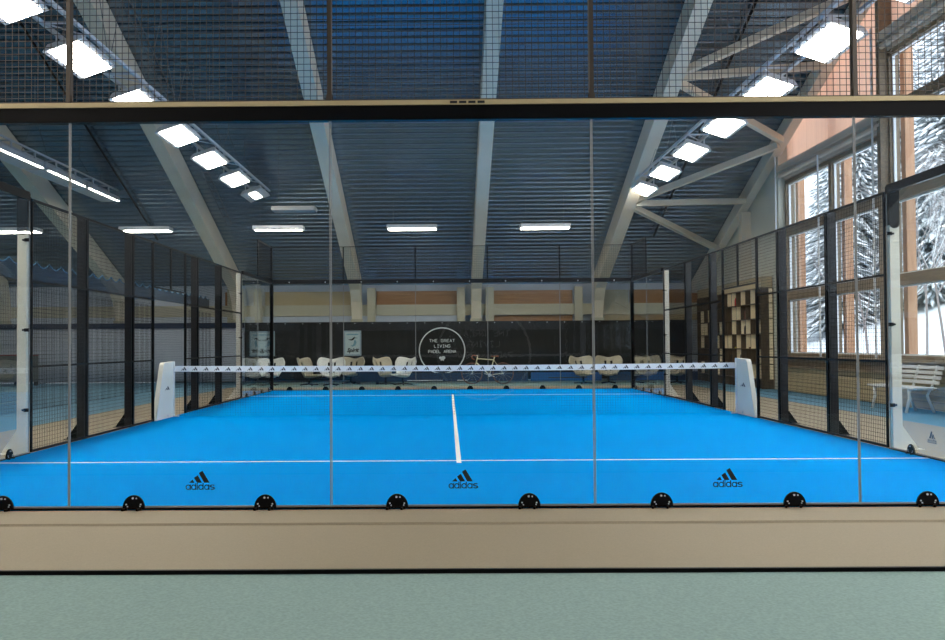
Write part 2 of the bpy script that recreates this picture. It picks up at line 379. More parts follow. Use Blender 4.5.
# ------------------------------------------------------------------ curtains and banners
def curtain(x0, x1, y, z0, z1, amp=.03, step=.12, th=.012):
    n = int((x1-x0)/step); v = []; f = []
    for i in range(n+1):
        x = x0+(x1-x0)*i/n; d = amp*math.sin(i*1.3)+amp*.6*math.sin(i*.37+1)
        v += [(x, y+d, z0), (x, y+d*.3, z1), (x, y+d+th, z0), (x, y+d*.3+th, z1)]
        if i:
            a = 4*i-4; b = 4*i; f += [(a,b,b+1,a+1), (a+2,a+3,b+3,b+2), (a+1,b+1,b+3,a+3), (a,a+2,b+2,b)]
    f += [(0,1,3,2), (4*n,4*n+2,4*n+3,4*n+1)]
    return MB().add(v, f)
bc = thing('black_curtain', 'long black curtain banner along the far wall with a white round emblem', 'curtain', (1, 26.62, 0))
curtain(-7.1, 8.2, 26.62, .06, 2.06, .015).build('fabric', m_black, bc, smooth=True, fix=False)
ey = MB()
for i in range(26): ey.tube([(-6.9+i*.6, 26.60, 2.01), (-6.9+i*.6, 26.585, 2.01)], .018, 8)
ey.build_each('eyelet', m_alu, bc)
# stroke lettering
ST = {'T': [[(0,1),(1,1)],[(.5,1),(.5,0)]], 'H': [[(0,0),(0,1)],[(1,0),(1,1)],[(0,.5),(1,.5)]], 'E': [[(1,0),(0,0),(0,1),(1,1)],[(0,.5),(.8,.5)]],
      'G': [[(1,.85),(.8,1),(.2,1),(0,.8),(0,.2),(.2,0),(.8,0),(1,.2),(1,.5),(.55,.5)]], 'R': [[(0,0),(0,1),(.75,1),(1,.85),(1,.6),(.75,.48),(0,.48)],[(.5,.48),(1,0)]],
      'A': [[(0,0),(.5,1),(1,0)],[(.2,.35),(.8,.35)]], 'L': [[(0,1),(0,0),(.9,0)]], 'I': [[(.5,0),(.5,1)],[(.15,0),(.85,0)],[(.15,1),(.85,1)]],
      'V': [[(0,1),(.5,0),(1,1)]], 'N': [[(0,0),(0,1),(1,0),(1,1)]], 'P': [[(0,0),(0,1),(.75,1),(1,.85),(1,.6),(.75,.45),(0,.45)]], 'D': [[(0,0),(0,1),(.65,1),(1,.7),(1,.3),(.65,0),(0,0)]]}
def emblem(cx, y, cz, sgn, parent):
    def P(u, v, d=0): return (cx+u*sgn, y-d*sgn, cz+v)
    rg = MB(); n = 72
    v = []; f = []
    for i in range(n):
        a = 2*PI*i/n
        for r, d in ((.762, 0), (.80, 0), (.80, .006), (.762, .006)): v.append(P(r*math.cos(a), r*math.sin(a), d))
        for q in range(4):
            f.append((4*i+q, 4*i+(q+1) % 4, 4*((i+1) % n)+(q+1) % 4, 4*((i+1) % n)+q))
    rg.add(v, f).build('emblem_ring', m_whiteink, parent)
    for txt, wd, zc in (('THE GREAT', .86, .34), ('LIVING', .53, .155), ('PADEL ARENA', .94, -.03)):
        n = len(txt); pitch = wd/(n-.35); x = -wd/2
        for ch in txt:
            if ch != ' ':
                lt = MB()
                for s in ST[ch]:
                    for a, b in zip(s, s[1:]):
                        A = Vector(P(x+a[0]*.070, zc+a[1]*.095-.047, .004)); B = Vector(P(x+b[0]*.070, zc+b[1]*.095-.047, .004))
                        lt.bar(A, B, .017, .004, upv=(0,1,0))
                lt.build('letter', m_whiteink, parent)
            x += pitch
    bl = MB()      # small two-lobed ball mark
    for (u, v2, r) in ((-.05, -.25, .055), (.045, -.245, .065)):
        bl.prism([P(u+r*math.cos(2*PI*i/14), v2+r*math.sin(2*PI*i/14)*.9, 0) for i in range(14)], (0, -.006*sgn, 0))
    bl.prism([P(-.06, -.28), P(.06, -.28), P(.05, -.37), P(.02, -.33), P(-.02, -.33), P(-.04, -.37)], (0, -.006*sgn, 0))
    bl.build('emblem_mark', m_whiteink, parent)
emblem(-.31, 26.57, 1.055, 1, bc)
gc = thing('grey_curtain', 'grey fabric wall with navy top band at the far left', 'curtain', (-13.5, 26.62, 0))
curtain(-19.9, -7.12, 26.62, .05, 1.92, .015).build('fabric', m_greycur, gc, smooth=True, fix=False)
MB().box(-19.9, -7.12, 26.56, 26.66, 1.88, 2.06).build('top_band', m_navy, gc)
fc = thing('front_banner', 'black banner with round white emblem behind the camera, seen only as reflection', 'banner', (.5, -9.25, 0))
MB().box(-6, 7, -9.27, -9.24, .05, 2.1).build('fabric', m_black, fc)
emblem(.5, -9.23, 1.10, -1, fc)
# low boards along the curtain foot; the long dark blue one paints in a reflection
for x0, x1, M, s in ((2.7, 5.1, mat('blue_board', (22,84,150), .5), 'low bright blue board on the floor right of the bicycle'), (-3.4, 2.6, mat('navy_reflection', (20,44,74), .5), 'low dark blue board painting the reflection along the black curtain foot'), (5.3, 8.4, mat('navy_reflection2', (20,48,84), .5), 'low navy board on the floor in the right corner')):
    t = thing('low_board', s, 'board', ((x0+x1)/2, 26.3, 0), 'low boards along the curtain')
    MB().box(x0, x1, 26.26, 26.34, .01, .30).build('board', M, t)
    if x0 < 0: MB().box(-1.5, -.3, 26.24, 26.258, .03, .06).build('white_strip', m_whiteink, t); MB().box(.2, .55, 26.24, 26.258, .03, .06).build('white_strip', m_whiteink, t)
    elif x0 < 3: MB().box(3.3, 4.6, 26.24, 26.258, .10, .14).build('white_strip', m_inkdark, t)
# posters
m_poster = mat('poster_paper', (176,194,200), .6); m_posterb = mat('poster_blue', (110,150,168), .6); m_posterf = mat('poster_frame', (140,160,172), .4)
def text_mesh(s, size, shear=0, off=0):
    cu = bpy.data.curves.new('t', 'FONT'); cu.body = s; cu.size = size; cu.align_x = 'CENTER'; cu.extrude = .0; cu.shear = shear; cu.offset = off*.25; cu.resolution_u = 3
    o = bpy.data.objects.new('t', cu); COL.objects.link(o); bpy.context.view_layer.update()
    me = bpy.data.meshes.new_from_object(o.evaluated_get(bpy.context.evaluated_depsgraph_get()))
    v = [tuple(p.co) for p in me.vertices]; f = [tuple(p.vertices) for p in me.polygons]
    bpy.data.objects.remove(o); bpy.data.curves.remove(cu); bpy.data.meshes.remove(me)
    return v, f
def poster(x, lab):
    t = thing('poster', lab, 'poster', (x, 26.5, 1.33), 'posters on the black curtain')
    fr = MB().box(x-.30, x+.30, 26.53, 26.56, .90, 1.76); fr.build('frame', m_posterf, t)
    MB().box(x-.25, x+.25, 26.522, 26.531, .95, 1.71).build('sheet', m_poster, t)
    v, f = text_mesh('Spirit', .185, .35, .03)
    MB().add([(x+a, 26.518, 1.03+b) for a, b, c in v], f).build('lettering', m_ink, t, fix=False)
    MB().box(x-.2, x+.2, 26.518, 26.523, 1.61, 1.65).build('header_line', m_posterb, t)
    # generic bird: dark wing and pale blue body
    MB().prism([(x-.16, 26.518, 1.45), (x-.03, 26.518, 1.47), (x+.05, 26.518, 1.54), (x+.18, 26.518, 1.50), (x+.08, 26.518, 1.50), (x+.02, 26.518, 1.43), (x-.05, 26.518, 1.42)], (0,.004,0)).build('bird_wing', m_ink, t)
    MB().prism([(x+.09, 26.517, 1.46), (x+.14, 26.517, 1.36), (x+.10, 26.517, 1.25), (x+.0, 26.517, 1.21), (x-.07, 26.517, 1.25), (x+.0, 26.517, 1.26), (x+.05, 26.517, 1.32), (x+.05, 26.517, 1.40)], (0,.004,0)).build('bird_body', m_posterb, t)
poster(-3.38, 'pale blue poster with a bird and script lettering, right of the roof beam foot')
poster(-6.35, 'pale blue bird poster at the left end of the black curtain')

# ------------------------------------------------------------------ padel court enclosure
def logo_polys(w):                      # three slanted bars for an emblem w wide
    P = [[(-.378, 0), (-.19, 0), (-.25, .115), (-.27, .10)], [(-.10, 0), (.073, 0), (-.073, .26), (-.207, .17)], [(.146, 0), (.34, 0), (.09, .415), (-.037, .334)]]
    return [[(a*w, b*w) for a, b in p] for p in P]
def logo(mapf, w, text=True):           # mapf(u,v) -> 3D ; w = overall width
    mb = MB(); off = w*.245 if text else 0
    for p in logo_polys(w):
        q = [mapf(a, b+off) for a, b in p]; mb.add(q, [tuple(range(len(q)))])
    if text:                            # round geometric lower-case letters a d i d a s
        h, th, R = .185*w, .034*w, .0755*w
        def quad(x0, x1, y0, y1): mb.add([mapf(x0, y0), mapf(x1, y0), mapf(x1, y1), mapf(x0, y1)], [(0,1,2,3)])
        def arc(cx, cy, r, a0, a1, n, k=1):
            vv = []
            for i in range(n+1):
                t_ = math.radians(a0+(a1-a0)*i/n)
                for q in (r-th/2, r+th/2): vv.append(mapf(cx+q*k*math.cos(t_), cy+q*math.sin(t_)))
            mb.add(vv, [(2*i, 2*i+1, 2*i+3, 2*i+2) for i in range(n)])
        for cx, tall in ((-.405, 0), (-.215, 1), (.035, 1), (.235, 0)):
            cx *= w; arc(cx, h/2, R, 0, 360, 24); quad(cx+R-th/2, cx+R+th/2, 0, h*1.28 if tall else h)
        quad(-.085*w-th/2, -.085*w+th/2, 0, h); quad(-.085*w-th/2, -.085*w+th/2, h*1.08, h*1.28)
        sx_, r4 = .432*w, h/4-th*.25
        arc(sx_, h-r4-th/2, r4, 20, 270, 12, 1.7); arc(sx_, r4+th/2, r4, 90, -160, 12, 1.7)
    return mb
def glass_panel(axis, a0, a1, c, z0, z1, label, group, logo_out=None):
    t = thing('court_glass', label, 'glass panel', ((a0+a1)/2, c, 0) if axis == 'x' else (c, (a0+a1)/2, 0), group)
    def bx(mb, p0, p1, q0, q1, za, zb): return mb.box(p0, p1, c+q0, c+q1, za, zb) if axis == 'x' else mb.box(c+q0, c+q1, p0, p1, za, zb)
    bx(MB(), a0+.010, a1-.010, -.006, .006, z0+.035, z1).build('glass', m_glass, t)
    e = MB(); bx(e, a0+.002, a0+.0085, -.006, .006, z0+.035, z1); bx(e, a1-.0085, a1-.002, -.006, .006, z0+.035, z1); bx(e, a0, a1, -.006, .006, z0+.022, z0+.034)
    e.build('polished_edge', m_edge, t)
    bx(MB(), a0, a1, -.02, .02, z0+.002, z0+.021).build('bottom_channel', m_blackmetal, t)
    return t
ends = ['leftmost pane, cut by the left frame edge', 'pane second from the left', 'middle pane', 'pane second from the right', 'rightmost pane, cut by the right frame edge']
for i in range(5):
    x0 = -5+2*i
    t = glass_panel('x', x0, x0+2, 0, 0, 2.965, 'clear glass wall of the near court end, '+ends[i], 'near glass wall panes')
    if 0 < i < 4:
        logo(lambda u, v, x0=x0: (x0+1+u, -.0075, .155+v), .22).build('logo_sticker', m_ink, t, fix=False)
    glass_panel('x', x0, x0+2, 20, 0, 2.965, 'clear glass wall of the far court end, '+['leftmost','second','middle','fourth','rightmost'][i]+' pane counted from the left', 'far glass wall panes')
for sx, sn in ((-1, 'left'), (1, 'right')):
    for y0, s in ((0, 'nearest the camera'), (2, 'just in front of the near white post'), (16, 'just behind the far white post'), (18, 'next to the far corner')):
        t = glass_panel('y', y0, y0+2, 5*sx, 0, 2.965, 'clear %s side glass, %s' % (sn, s), 'side glass panes')
        if y0 == 2 and sx > 0:
            logo(lambda u, v: (5.0085, 3.02+u, .17+v), .20).build('logo_sticker', m_inkdark, t, fix=False)
# half-round clamps
def clamp(mapf):
    mb = MB(); n = 20; pr = [(.084*math.cos(PI*i/n), .022+.098*math.sin(PI*i/n)) for i in range(n+1)]
    A = [mapf(u, z, .010) for u, z in pr]; B = [mapf(u, z, .026) for u, z in pr]; k = len(A)
    mb.add(A+B, [tuple(range(k)), tuple(range(2*k-1, k-1, -1))]+[(i, i+k, (i+1) % k+k, (i+1) % k) for i in range(k)])
    return mb
def make_clamp(mapf, loc, label, group, detail=True):
    t = thing('glass_clamp', label, 'clamp', loc, group)
    clamp(mapf).build('disc', m_blackmetal, t)
    ft = MB()
    for u in (-.055, .055):
        ft.bar(mapf(u-.01, .012, .02), mapf(u-.022, .012, .06), .016, .018); ft.bar(mapf(u, .024, .026), mapf(u, .006, .032), .014, .014)
    ft.build('foot', m_blackmetal, t)
    if detail:
        bt = MB()
        for u, z, r in ((-.005, .097, .008), (.022, .096, .006), (-.055, .050, .006), (.055, .050, .006), (-.045, .034, .005), (.05, .036, .005)):  # upper pair stands in for the highlight on the disc
            bt.tube([mapf(u, z, .026), mapf(u, z, .031)], r, 8)
        bt.build_each('bolt', m_alu, t)
for i in range(10):
    x = -4.5+i
    if abs(x) > 3.6: continue
    make_clamp(lambda u, z, d, x=x: (x+u, -d, z), (x, 0, 0), 'black half-round clamp at foot of near glass, %s from the left' % ORD[i-1], 'clamps of the near glass')
for i in range(10):
    x = -4.5+i
    make_clamp(lambda u, z, d, x=x: (x+u, 20-d+.0, z), (x, 20, 0), 'small dark clamp at foot of the far glass, %s from the left' % ORD[i], 'clamps of the far glass', False)
for sx, sn in ((-1, 'left'), (1, 'right')):
    for y, s in ((3.45, 'beside the near white post'), (16.5, 'beside the far white post'), (17.5, 'second before the far corner'), (18.5, 'third behind the far white post'), (19.5, 'closest to the far corner')):
        make_clamp(lambda u, z, d, y=y: (5*sx-sx*d, y+u, z), (5*sx, y, 0), 'dark half-round clamp at foot of %s side glass, %s' % (sn, s), 'clamps of the side glass')
# beams over the glass
t = thing('glass_beam', 'long dark steel beam with tan upper edge across the top of the near glass', 'beam', (0, 0, 2.965))
MB().box(-5.06, 5.06, -.035, .045, 2.966, 3.075).build('beam', m_blackmetal, t)
MB().box(-5.06, 5.06, -.048, .052, 3.076, 3.112).build('upper_flange', m_tan, t)
mk = MB()
for i in range(4): mk.box(-.05+i*.07-.03, -.05+i*.07+.025, -.0505, -.048, 3.084, 3.103)
mk.build('maker_badge', m_ink, t)
t = thing('glass_beam', 'dark steel beam across the top of the far glass', 'beam', (0, 20, 2.965))
MB().box(-5.05, 5.05, 19.96, 20.04, 2.966, 3.06).build('beam', m_blackmetal, t)
bl = MB()
for i in range(10): bl.tube([(-4.5+i, 19.96, 3.01), (-4.5+i, 19.95, 3.01)], .018, 8)
bl.build_each('bolt', m_alu, t)
for sx, sn in ((-1, 'left'), (1, 'right')):
    tag(MB().box(5*sx-.03, 5*sx+.03, 0.06, 3.93, 2.967, 3.06).build('glass_beam', m_blackmetal), 'dark steel beam on top of the %s near side glass' % sn, 'beam')
    tag(MB().box(5*sx-.03, 5*sx+.03, 16.08, 19.93, 2.967, 3.04).build('glass_beam', m_blackmetal), 'dark steel beam on top of the %s far side glass' % sn, 'beam')
# mesh helper
def wires(axis, a0, a1, c, z0, z1, pitch=.05, r=.0021):
    mb = MB(); n = round((a1-a0)/pitch)
    def bx(p0, p1, za, zb, q):
        if axis == 'x': mb.box(p0, p1, c+q-r, c+q+r, za, zb)
        else: mb.box(c+q-r, c+q+r, p0, p1, za, zb)
    for i in range(1, n):
        p = a0+(a1-a0)*i/n; bx(p-r, p+r, z0, z1, 0)
    k = round((z1-z0)/pitch)
    for i in range(1, k):
        z = z0+(z1-z0)*i/k; bx(a0, a1, z-r, z+r, 2*r)
    return mb
def frame(axis, a0, a1, c, z0, z1, rails=(), w=.028, d=.02):
    mb = MB()
    def bx(p0, p1, za, zb):
        if axis == 'x': mb.box(p0, p1, c-d, c+d, za, zb)
        else: mb.box(c-d, c+d, p0, p1, za, zb)
    bx(a0, a0+w, z0, z1); bx(a1-w, a1, z0, z1); bx(a0+w, a1-w, z0, z0+w); bx(a0+w, a1-w, z1-w, z1)
    for z in rails: bx(a0+w, a1-w, z-w*.45, z+w*.45)
    return mb
def mesh_panel(axis, a0, a1, c, z0, z1, label, group, rails=(), M=None, w=.02, pitch=.05, wm=None, r=.0021):
    loc = ((a0+a1)/2, c, z0) if axis == 'x' else (c, (a0+a1)/2, z0)
    t = thing('mesh_fence', label, 'mesh panel', loc, group)
    frame(axis, a0+.002, a1-.002, c, z0, z1, rails, w, .012).build('frame', M or m_blackmetal, t)
    wires(axis, a0, a1, c, z0, z1, pitch, r).build('wire_mesh', wm or m_darkmetal, t)
for i in range(5):
    x0 = -5+2*i
    mesh_panel('x', x0, x0+2, 0, 3.113, 4.0, 'square wire mesh above the near beam, '+['leftmost section','second section from the left','middle section','second section from the right','rightmost section'][i], 'near upper mesh', M=m_bronze, wm=m_bronze, w=.016)
    mesh_panel('x', x0, x0+2, 20, 3.062, 4.0, 'fine wire mesh above the far glass, %s section from the left' % ORD[i], 'far upper mesh', w=.018)
for sx, sn in ((-1, 'left'), (1, 'right')):
    mesh_panel('y', 18, 19.95, 5*sx, 3.042, 4.0, 'raised mesh panel at the far %s corner above the side glass' % sn, 'corner upper mesh', w=.03)
    P = 5.0*sx
    segs = [(4.06, 5.74, 'nearest the camera'), (5.86, 7.84, 'second from the camera'), (7.9, 8.87, 'narrow one just before the net opening'), (10.93, 11.74, 'narrow one just behind the net opening'), (11.86, 13.74, 'second behind the net opening'), (13.86, 15.94, 'farthest, before the far white post')]
    segs = [(4.05, 5.86, segs[0][2]), (5.87, 7.84, segs[1][2]), (7.85, 8.86, segs[2][2]), (10.92, 11.83, segs[3][2]), (11.84, 13.83, segs[4][2]), (13.84, 15.95, segs[5][2])]
    for y0, y1, s in segs:
        mesh_panel('y', y0, y1, P, .02, 3.0, 'black wire mesh panel of the %s fence, %s' % (sn, s), 'side fence panels', rails=(1.02, 2.03), w=.028, r=.0016)
    for y0, y1, s in ((8.89, 9.95, 'near half'), (9.96, 10.90, 'far half')):
        mesh_panel('y', y0, y1, P, 2.23, 3.0, 'mesh infill above the %s court opening, %s' % (sn, s), 'mesh above the openings', w=.026)
    for y, s in ((8.88, 'near side'), (10.91, 'far side')):
        tag(MB().box(P-.02, P+.02, y-.02, y+.018, .01, 2.225).build('opening_post', m_blackmetal), 'slim black post on the %s of the %s court opening' % (s, sn), 'post', 'slim opening posts')
    # heavy posts
    for y, s in ((5.865, 'first'), (7.845, 'second'), (11.835, 'third'), (13.835, 'fourth')):
        t = thing('fence_post', 'thick black post of the %s fence, %s from the camera' % (sn, s), 'post', (P+sx*.075, y, 0), 'black fence posts')
        a, b = P+sx*.014, P+sx*.125
        MB().box(min(a, b), max(a, b), y-.04, y+.04, .01, 3.0).build('post', m_postmetal, t)
        MB().prism([(b, y-.006, .012), (b+sx*.15, y-.006, .012), (b, y-.006, .22)], (0, .012, 0)).build('gusset', m_blackmetal, t)
        a2, b2 = P+sx*.014, P+sx*.29
        MB().box(min(a2, b2), max(a2, b2), y-.07, y+.07, .004, .0115).build('base_plate', m_blackmetal, t)
    for y, s, nm in ((4.0, 'near', 'where mesh meets the near glass'), (16.0, 'far', 'where mesh meets the far glass')):
        t = thing('fence_post', 'off-white steel post on the %s side %s' % (sn, nm), 'post', (P+sx*.075, y, 0), 'white fence posts')
        a, b = P-.0*sx+sx*.014, P+sx*.125
        top = 2.62 if y < 10 else 2.98
        MB().box(min(a, b), max(a, b), y-.045, y+.045, .01, top).build('post', m_white, t, bevel=.004)
        MB().prism([(b, y-.006, .012), (b+sx*.19, y-.006, .012), (b+sx*.17, y-.006, .06), (b, y-.006, .30)], (0, .012, 0)).build('gusset', m_white, t)
        b2 = P+sx*.36
        MB().box(min(P+sx*.014, b2), max(P+sx*.014, b2), y-.07, y+.07, .004, .0115).build('base_plate', m_white, t)
        if y < 10:
            MB().box(min(a, b)-.004, max(a, b)+.004, y-.05, y+.05, 2.60, 3.06).build('top_bracket', m_blackmetal, t)
            MB().tube([(P+sx*.07, y-.055, 2.62), (P+sx*.07, y+.055, 2.62)], .058, 16).build('bracket_end', m_blackmetal, t)
        bb = MB()
        for z in (2.5, 1.45, .52):
            bb.tube([(P+sx*.05, y-.046, z), (P+sx*.05, y-.062, z)], .012, 8); bb.box(min(P-sx*.02, P+sx*.03), max(P-sx*.02, P+sx*.03), y-.075, y-.047, z-.02, z+.02)
        bb.build_each('fixing', m_blackmetal, t)
    # corner posts
    t = thing('corner_post', 'black post at the far %s corner of the court' % sn, 'post', (P, 20, 0), 'corner posts')
    MB().box(P-.045, P+.045, 19.955, 20.045, .01, 2.964).build('lower_post', m_blackmetal, t)
    MB().box(P-.025, P+.025, 19.97, 20.03, 3.062, 4.02).build('upper_post', m_blackmetal, t)
    if False: pass
for i, x in enumerate((-3, -1, 1, 3)):
    t = thing('mesh_post', 'slim dark brown post of the near upper mesh, %s from the left' % ORD[i], 'post', (x, -.03, 3.11), 'upper mesh posts')
    MB().box(x-.016, x+.016, -.05, -.018, 3.113, 4.02).build('post', m_bronze, t)
    MB().prism([(x-.03, -.034, 3.113), (x+.03, -.034, 3.113), (x+.004, -.034, 3.26), (x-.004, -.034, 3.26)], (0, .004, 0)).build('gusset', m_bronze, t)

# ------------------------------------------------------------------ net
t = thing('padel_net', 'black net with white printed top tape across the middle of the court', 'net', (0, 10, 0))
def ztop(x): return .905-.02*(1-(x/5)**2)
tp = MB(); v = []; f = []; n = 40
for i in range(n+1):
    x = -4.94+9.88*i/n; z = ztop(x); v += [(x,9.993,z-.10),(x,10.007,z-.10),(x,10.007,z),(x,9.993,z)]
    if i:
        for a, b in ((0,1),(1,2),(2,3),(3,0)): f.append((4*i-4+a, 4*i-4+b, 4*i+b, 4*i+a))
f += [(0,3,2,1), (4*n,4*n+1,4*n+2,4*n+3)]
tp.add(v, f).build('top_tape', m_whitegl, t)
pr = MB()
for i in range(50):
    x = -4.78+i*.1951; z = ztop(x)-.078
    for p in logo_polys(.145):
        pr.add([(x+a, 9.9915, z+b) for a, b in p], [tuple(range(len(p)))])
pr.build('printed_logo', m_inkdark, t, fix=False)
nt = MB(); r = .0013
k = int(9.9/.045)
for i in range(k+1):
    x = -4.95+i*.045; nt.box(x-r, x+r, 10-r, 10+r, .02, ztop(x)-.1)
for j in range(18): nt.box(-4.95, 4.95, 10+r, 10+3*r, .03+j*.045-r, .03+j*.045+r)
nt.build('netting', m_netblk, t)
for sx, sn in ((-1, 'left'), (1, 'right')):
    t = thing('net_post', 'white wedge-shaped net post on the %s side with small black logo' % sn, 'net post', (5*sx, 9.5, 0), 'net posts')
    X = 5.0*sx; inn = X-sx*.045
    MB().prism([(min(X-.04, X+.04), 8.96, .012), (min(X-.04, X+.04), 9.96, .012), (min(X-.04, X+.04), 9.96, .985), (min(X-.04, X+.04), 9.42, .97), (min(X-.04, X+.04), 9.36, .93)], (.08, 0, 0)).build('wedge_plate', m_white, t, bevel=.006)
    MB().box(X-.05, X+.05, 9.962, 10.03, .012, .985).build('end_column', m_whitegl, t)
    logo(lambda u, v: (inn, 9.58+u*2.6*(1 if sx < 0 else -1), .50+v), .16, False).build('logo_print', m_inkdark, t, fix=False)
    bt = MB(); bt.tube([(inn, 9.6, .06), (inn-sx*.012, 9.6, .06)], .018, 8); bt.box(min(inn, inn-sx*.09), max(inn, inn-sx*.09), 9.93, 10.01, .013, .03)
    bt.build('anchor_bolt', m_alu, t)

# ------------------------------------------------------------------ lamps
def fixture(x, y, z, label, group, w=.41, l=1.32, lit=1.0, tilt=0):
    t = thing('ceiling_light', label, 'ceiling light', (x, y, z), group)
    a, b = w/2, l/2
    def Z(px, dz): return z+dz+(px-x)*tilt
    def slab(p0, p1, q0, q1, d0, d1, ins=0):
        v = [(p0,q0,Z(p0,d0)), (p1,q0,Z(p1,d0)), (p1,q1,Z(p1,d0)), (p0,q1,Z(p0,d0)), (p0+ins,q0+ins,Z(p0+ins,d1)), (p1-ins,q0+ins,Z(p1-ins,d1)), (p1-ins,q1-ins,Z(p1-ins,d1)), (p0+ins,q1-ins,Z(p0+ins,d1))]
        return MB().add(v, [(0,3,2,1),(4,5,6,7),(0,1,5,4),(1,2,6,5),(2,3,7,6),(3,0,4,7)])
    slab(x-a-.07, x+a+.07, y-b-.05, y+b+.05, 0, .10, .05).build('housing', m_alu, t)
    k = 1 if lit == 1 else .7
    slab(x-a*lit, x+a*lit, y-b*k, y+b*k, -.012, -.002).build('diffuser', m_lamp, t)
    for dx in (-.2, .2):
        for dy in (-.4, .4): MB().bar((x+dx, y+dy, Z(x+dx, .10)), (x+dx, y+dy, z+.24), .02).build('hanger', m_alu, t)
def lamp_row(x, y0, y1, z, label):
    t = thing('light_rail', label, 'light rail', (x, (y0+y1)/2, z), 'suspended light rails')
    for dx in (-.22, .22):
        MB().box(x+dx-.025, x+dx+.025, y0, y1, z+.24, z+.29).build('rail', m_alu, t)
    cr = MB(); yy = y0+.1; k = 0
    while yy < y1-.6:
        cr.box(x-.195, x+.195, yy, yy+.03, z+.25, z+.28); cr.bar((x-.2, yy+.03, z+.265), (x+.2, yy+.63, z+.265), .018)
        yy += 1.27; k += 1
    cr.build_each('cross_bar', m_alu, t)
    yy = y1-.5
    while yy > y0:
        zt = zd(yy)-.01
        kz = z+.29+(zt-z-.29)*.45
        wr = MB(); wr.tube([(x-.22, yy-.3, z+.29), (x, yy, kz)], .006, 4); wr.tube([(x+.22, yy+.3, z+.29), (x, yy, kz)], .006, 4); wr.tube([(x, yy, kz), (x, yy, zt)], .006, 4)
        wr.build('suspension_wire', m_wirec, t); yy -= 1.9
ysL = [-6.2, -3.6, -1.0, 1.6, 4.1, 6.65, 9.3, 11.9, 14.5, 17.1, 19.7]  # lamps nearest and behind the camera are out of view, added as fill light
lamp_row(-5.38, -7, 20.6, 5.4, 'slim aluminium rail carrying the left row of bright square lights')
lamp_row(5.2, -7, 20.0, 5.4, 'slim aluminium rail carrying the right row of bright square lights')
far = len(ysL)
for i, y in enumerate(ysL):
    n = far-i-1
    fixture(-5.38, y, 5.4, 'bright ceiling light of the left row, %s counted from the far end' % ORD[n], 'lights of the left row', lit=1 if n else .42, tilt=.34)
    fixture(5.2, y-.45, 5.4, 'bright ceiling light of the right row, %s counted from the far end' % ORD[n], 'lights of the right row', tilt=-.34)
# far-left rail seen from the side, narrow lit slots
def side_light(x, y, z, label):
    t = thing('ceiling_light', label, 'ceiling light', (x, y, z), 'lights of the far left rail')
    MB().add([(x-.28, y-1.25, z), (x+.28, y-1.25, z), (x+.28, y+1.25, z), (x-.28, y+1.25, z), (x-.10, y-1.25, z+.14), (x+.24, y-1.25, z+.14), (x+.24, y+1.25, z+.14), (x-.10, y+1.25, z+.14)],
             [(0,3,2,1),(4,5,6,7),(0,1,5,4),(1,2,6,5),(2,3,7,6),(3,0,4,7)]).build('housing', m_alu, t)
    MB().box(x+.225, x+.265, y-1.15, y+1.15, z-.012, z-.002).build('diffuser', m_lamp, t)
t = thing('light_rail', 'open ladder-like light rail hanging at the far left, seen from the side', 'light rail', (-9.7, 15, 5.4), 'suspended light rails')
for dx in (-.16, .16):
    MB().box(-9.7+dx-.02, -9.7+dx+.02, 5.0, 20.75, 5.72, 5.76).build('rail', m_alu, t)
ps = MB(); y = 5.1
while y < 20.8:
    for dx in (-.16, .16): ps.box(-9.7+dx-.018, -9.7+dx+.018, y-.018, y+.018, 5.54, 5.72)
    ps.box(-9.86, -9.54, y-.015, y+.015, 5.725, 5.755); y += 1.24
ps.build_each('rail_post', m_alu, t)
for y in (9, 12.4, 15.4, 18.2, 19.8):
    zt = zd(y)-.01; kz = 5.76+(zt-5.76)*.5
    wr = MB(); wr.tube([(-9.86, y-.35, 5.76), (-9.7, y, kz)], .007, 4); wr.tube([(-9.54, y+.35, 5.76), (-9.7, y, kz)], .007, 4); wr.tube([(-9.7, y, kz), (-9.7, y, zt)], .007, 4)
    wr.build('suspension_wire', m_wirec, t)
for i, y in enumerate((19.4, 16.75, 14.1, 11.45, 8.8, 6.15)):  # the nearer ones lie out of view, added as fill light
    side_light(-9.7, y, 5.4, 'narrow lit light on the far left rail, %s counted from the far end' % ORD[i])
# far transverse lights
def cross_light(x, y, z, l, label, lit=True, full=True):
    t = thing('ceiling_light', label, 'ceiling light', (x, y, z), 'wide lights under the far roof')
    MB().box(x-l/2-.04, x+l/2+.04, y-.26, y+.26, z, z+.11).build('housing', m_alu if lit else m_lampdim, t, bevel=.01)
    if lit:
        MB().box(x-l/2, x+l/2, y-(.23 if full else .10), y+(.23 if full else .06), z-.012, z-.002).build('diffuser', m_lamp, t)
    wr = MB()
    for dx in (-l*.4, l*.4): wr.tube([(x+dx, y, z+.11), (x+dx, y, zd(y)-.01)], .004, 4)
    wr.build_each('suspension_wire', m_wirec, t)
for i, (x, s) in enumerate(((-12.65, 'at the far left edge'), (-8.83, 'left of the left lamp row'), (-4.98, 'half lit, below the left lamp row'), (-1.12, 'left of the middle beam'), (2.71, 'right of the middle beam'))):
    cross_light(x, 21.1, 4.6, 1.36, 'wide warm white ceiling light across the far roof, '+s, True, i != 2)
cross_light(-3.94, 17.3, 4.62, 1.0, 'small unlit grey fixture below the end of the left lamp row', False)

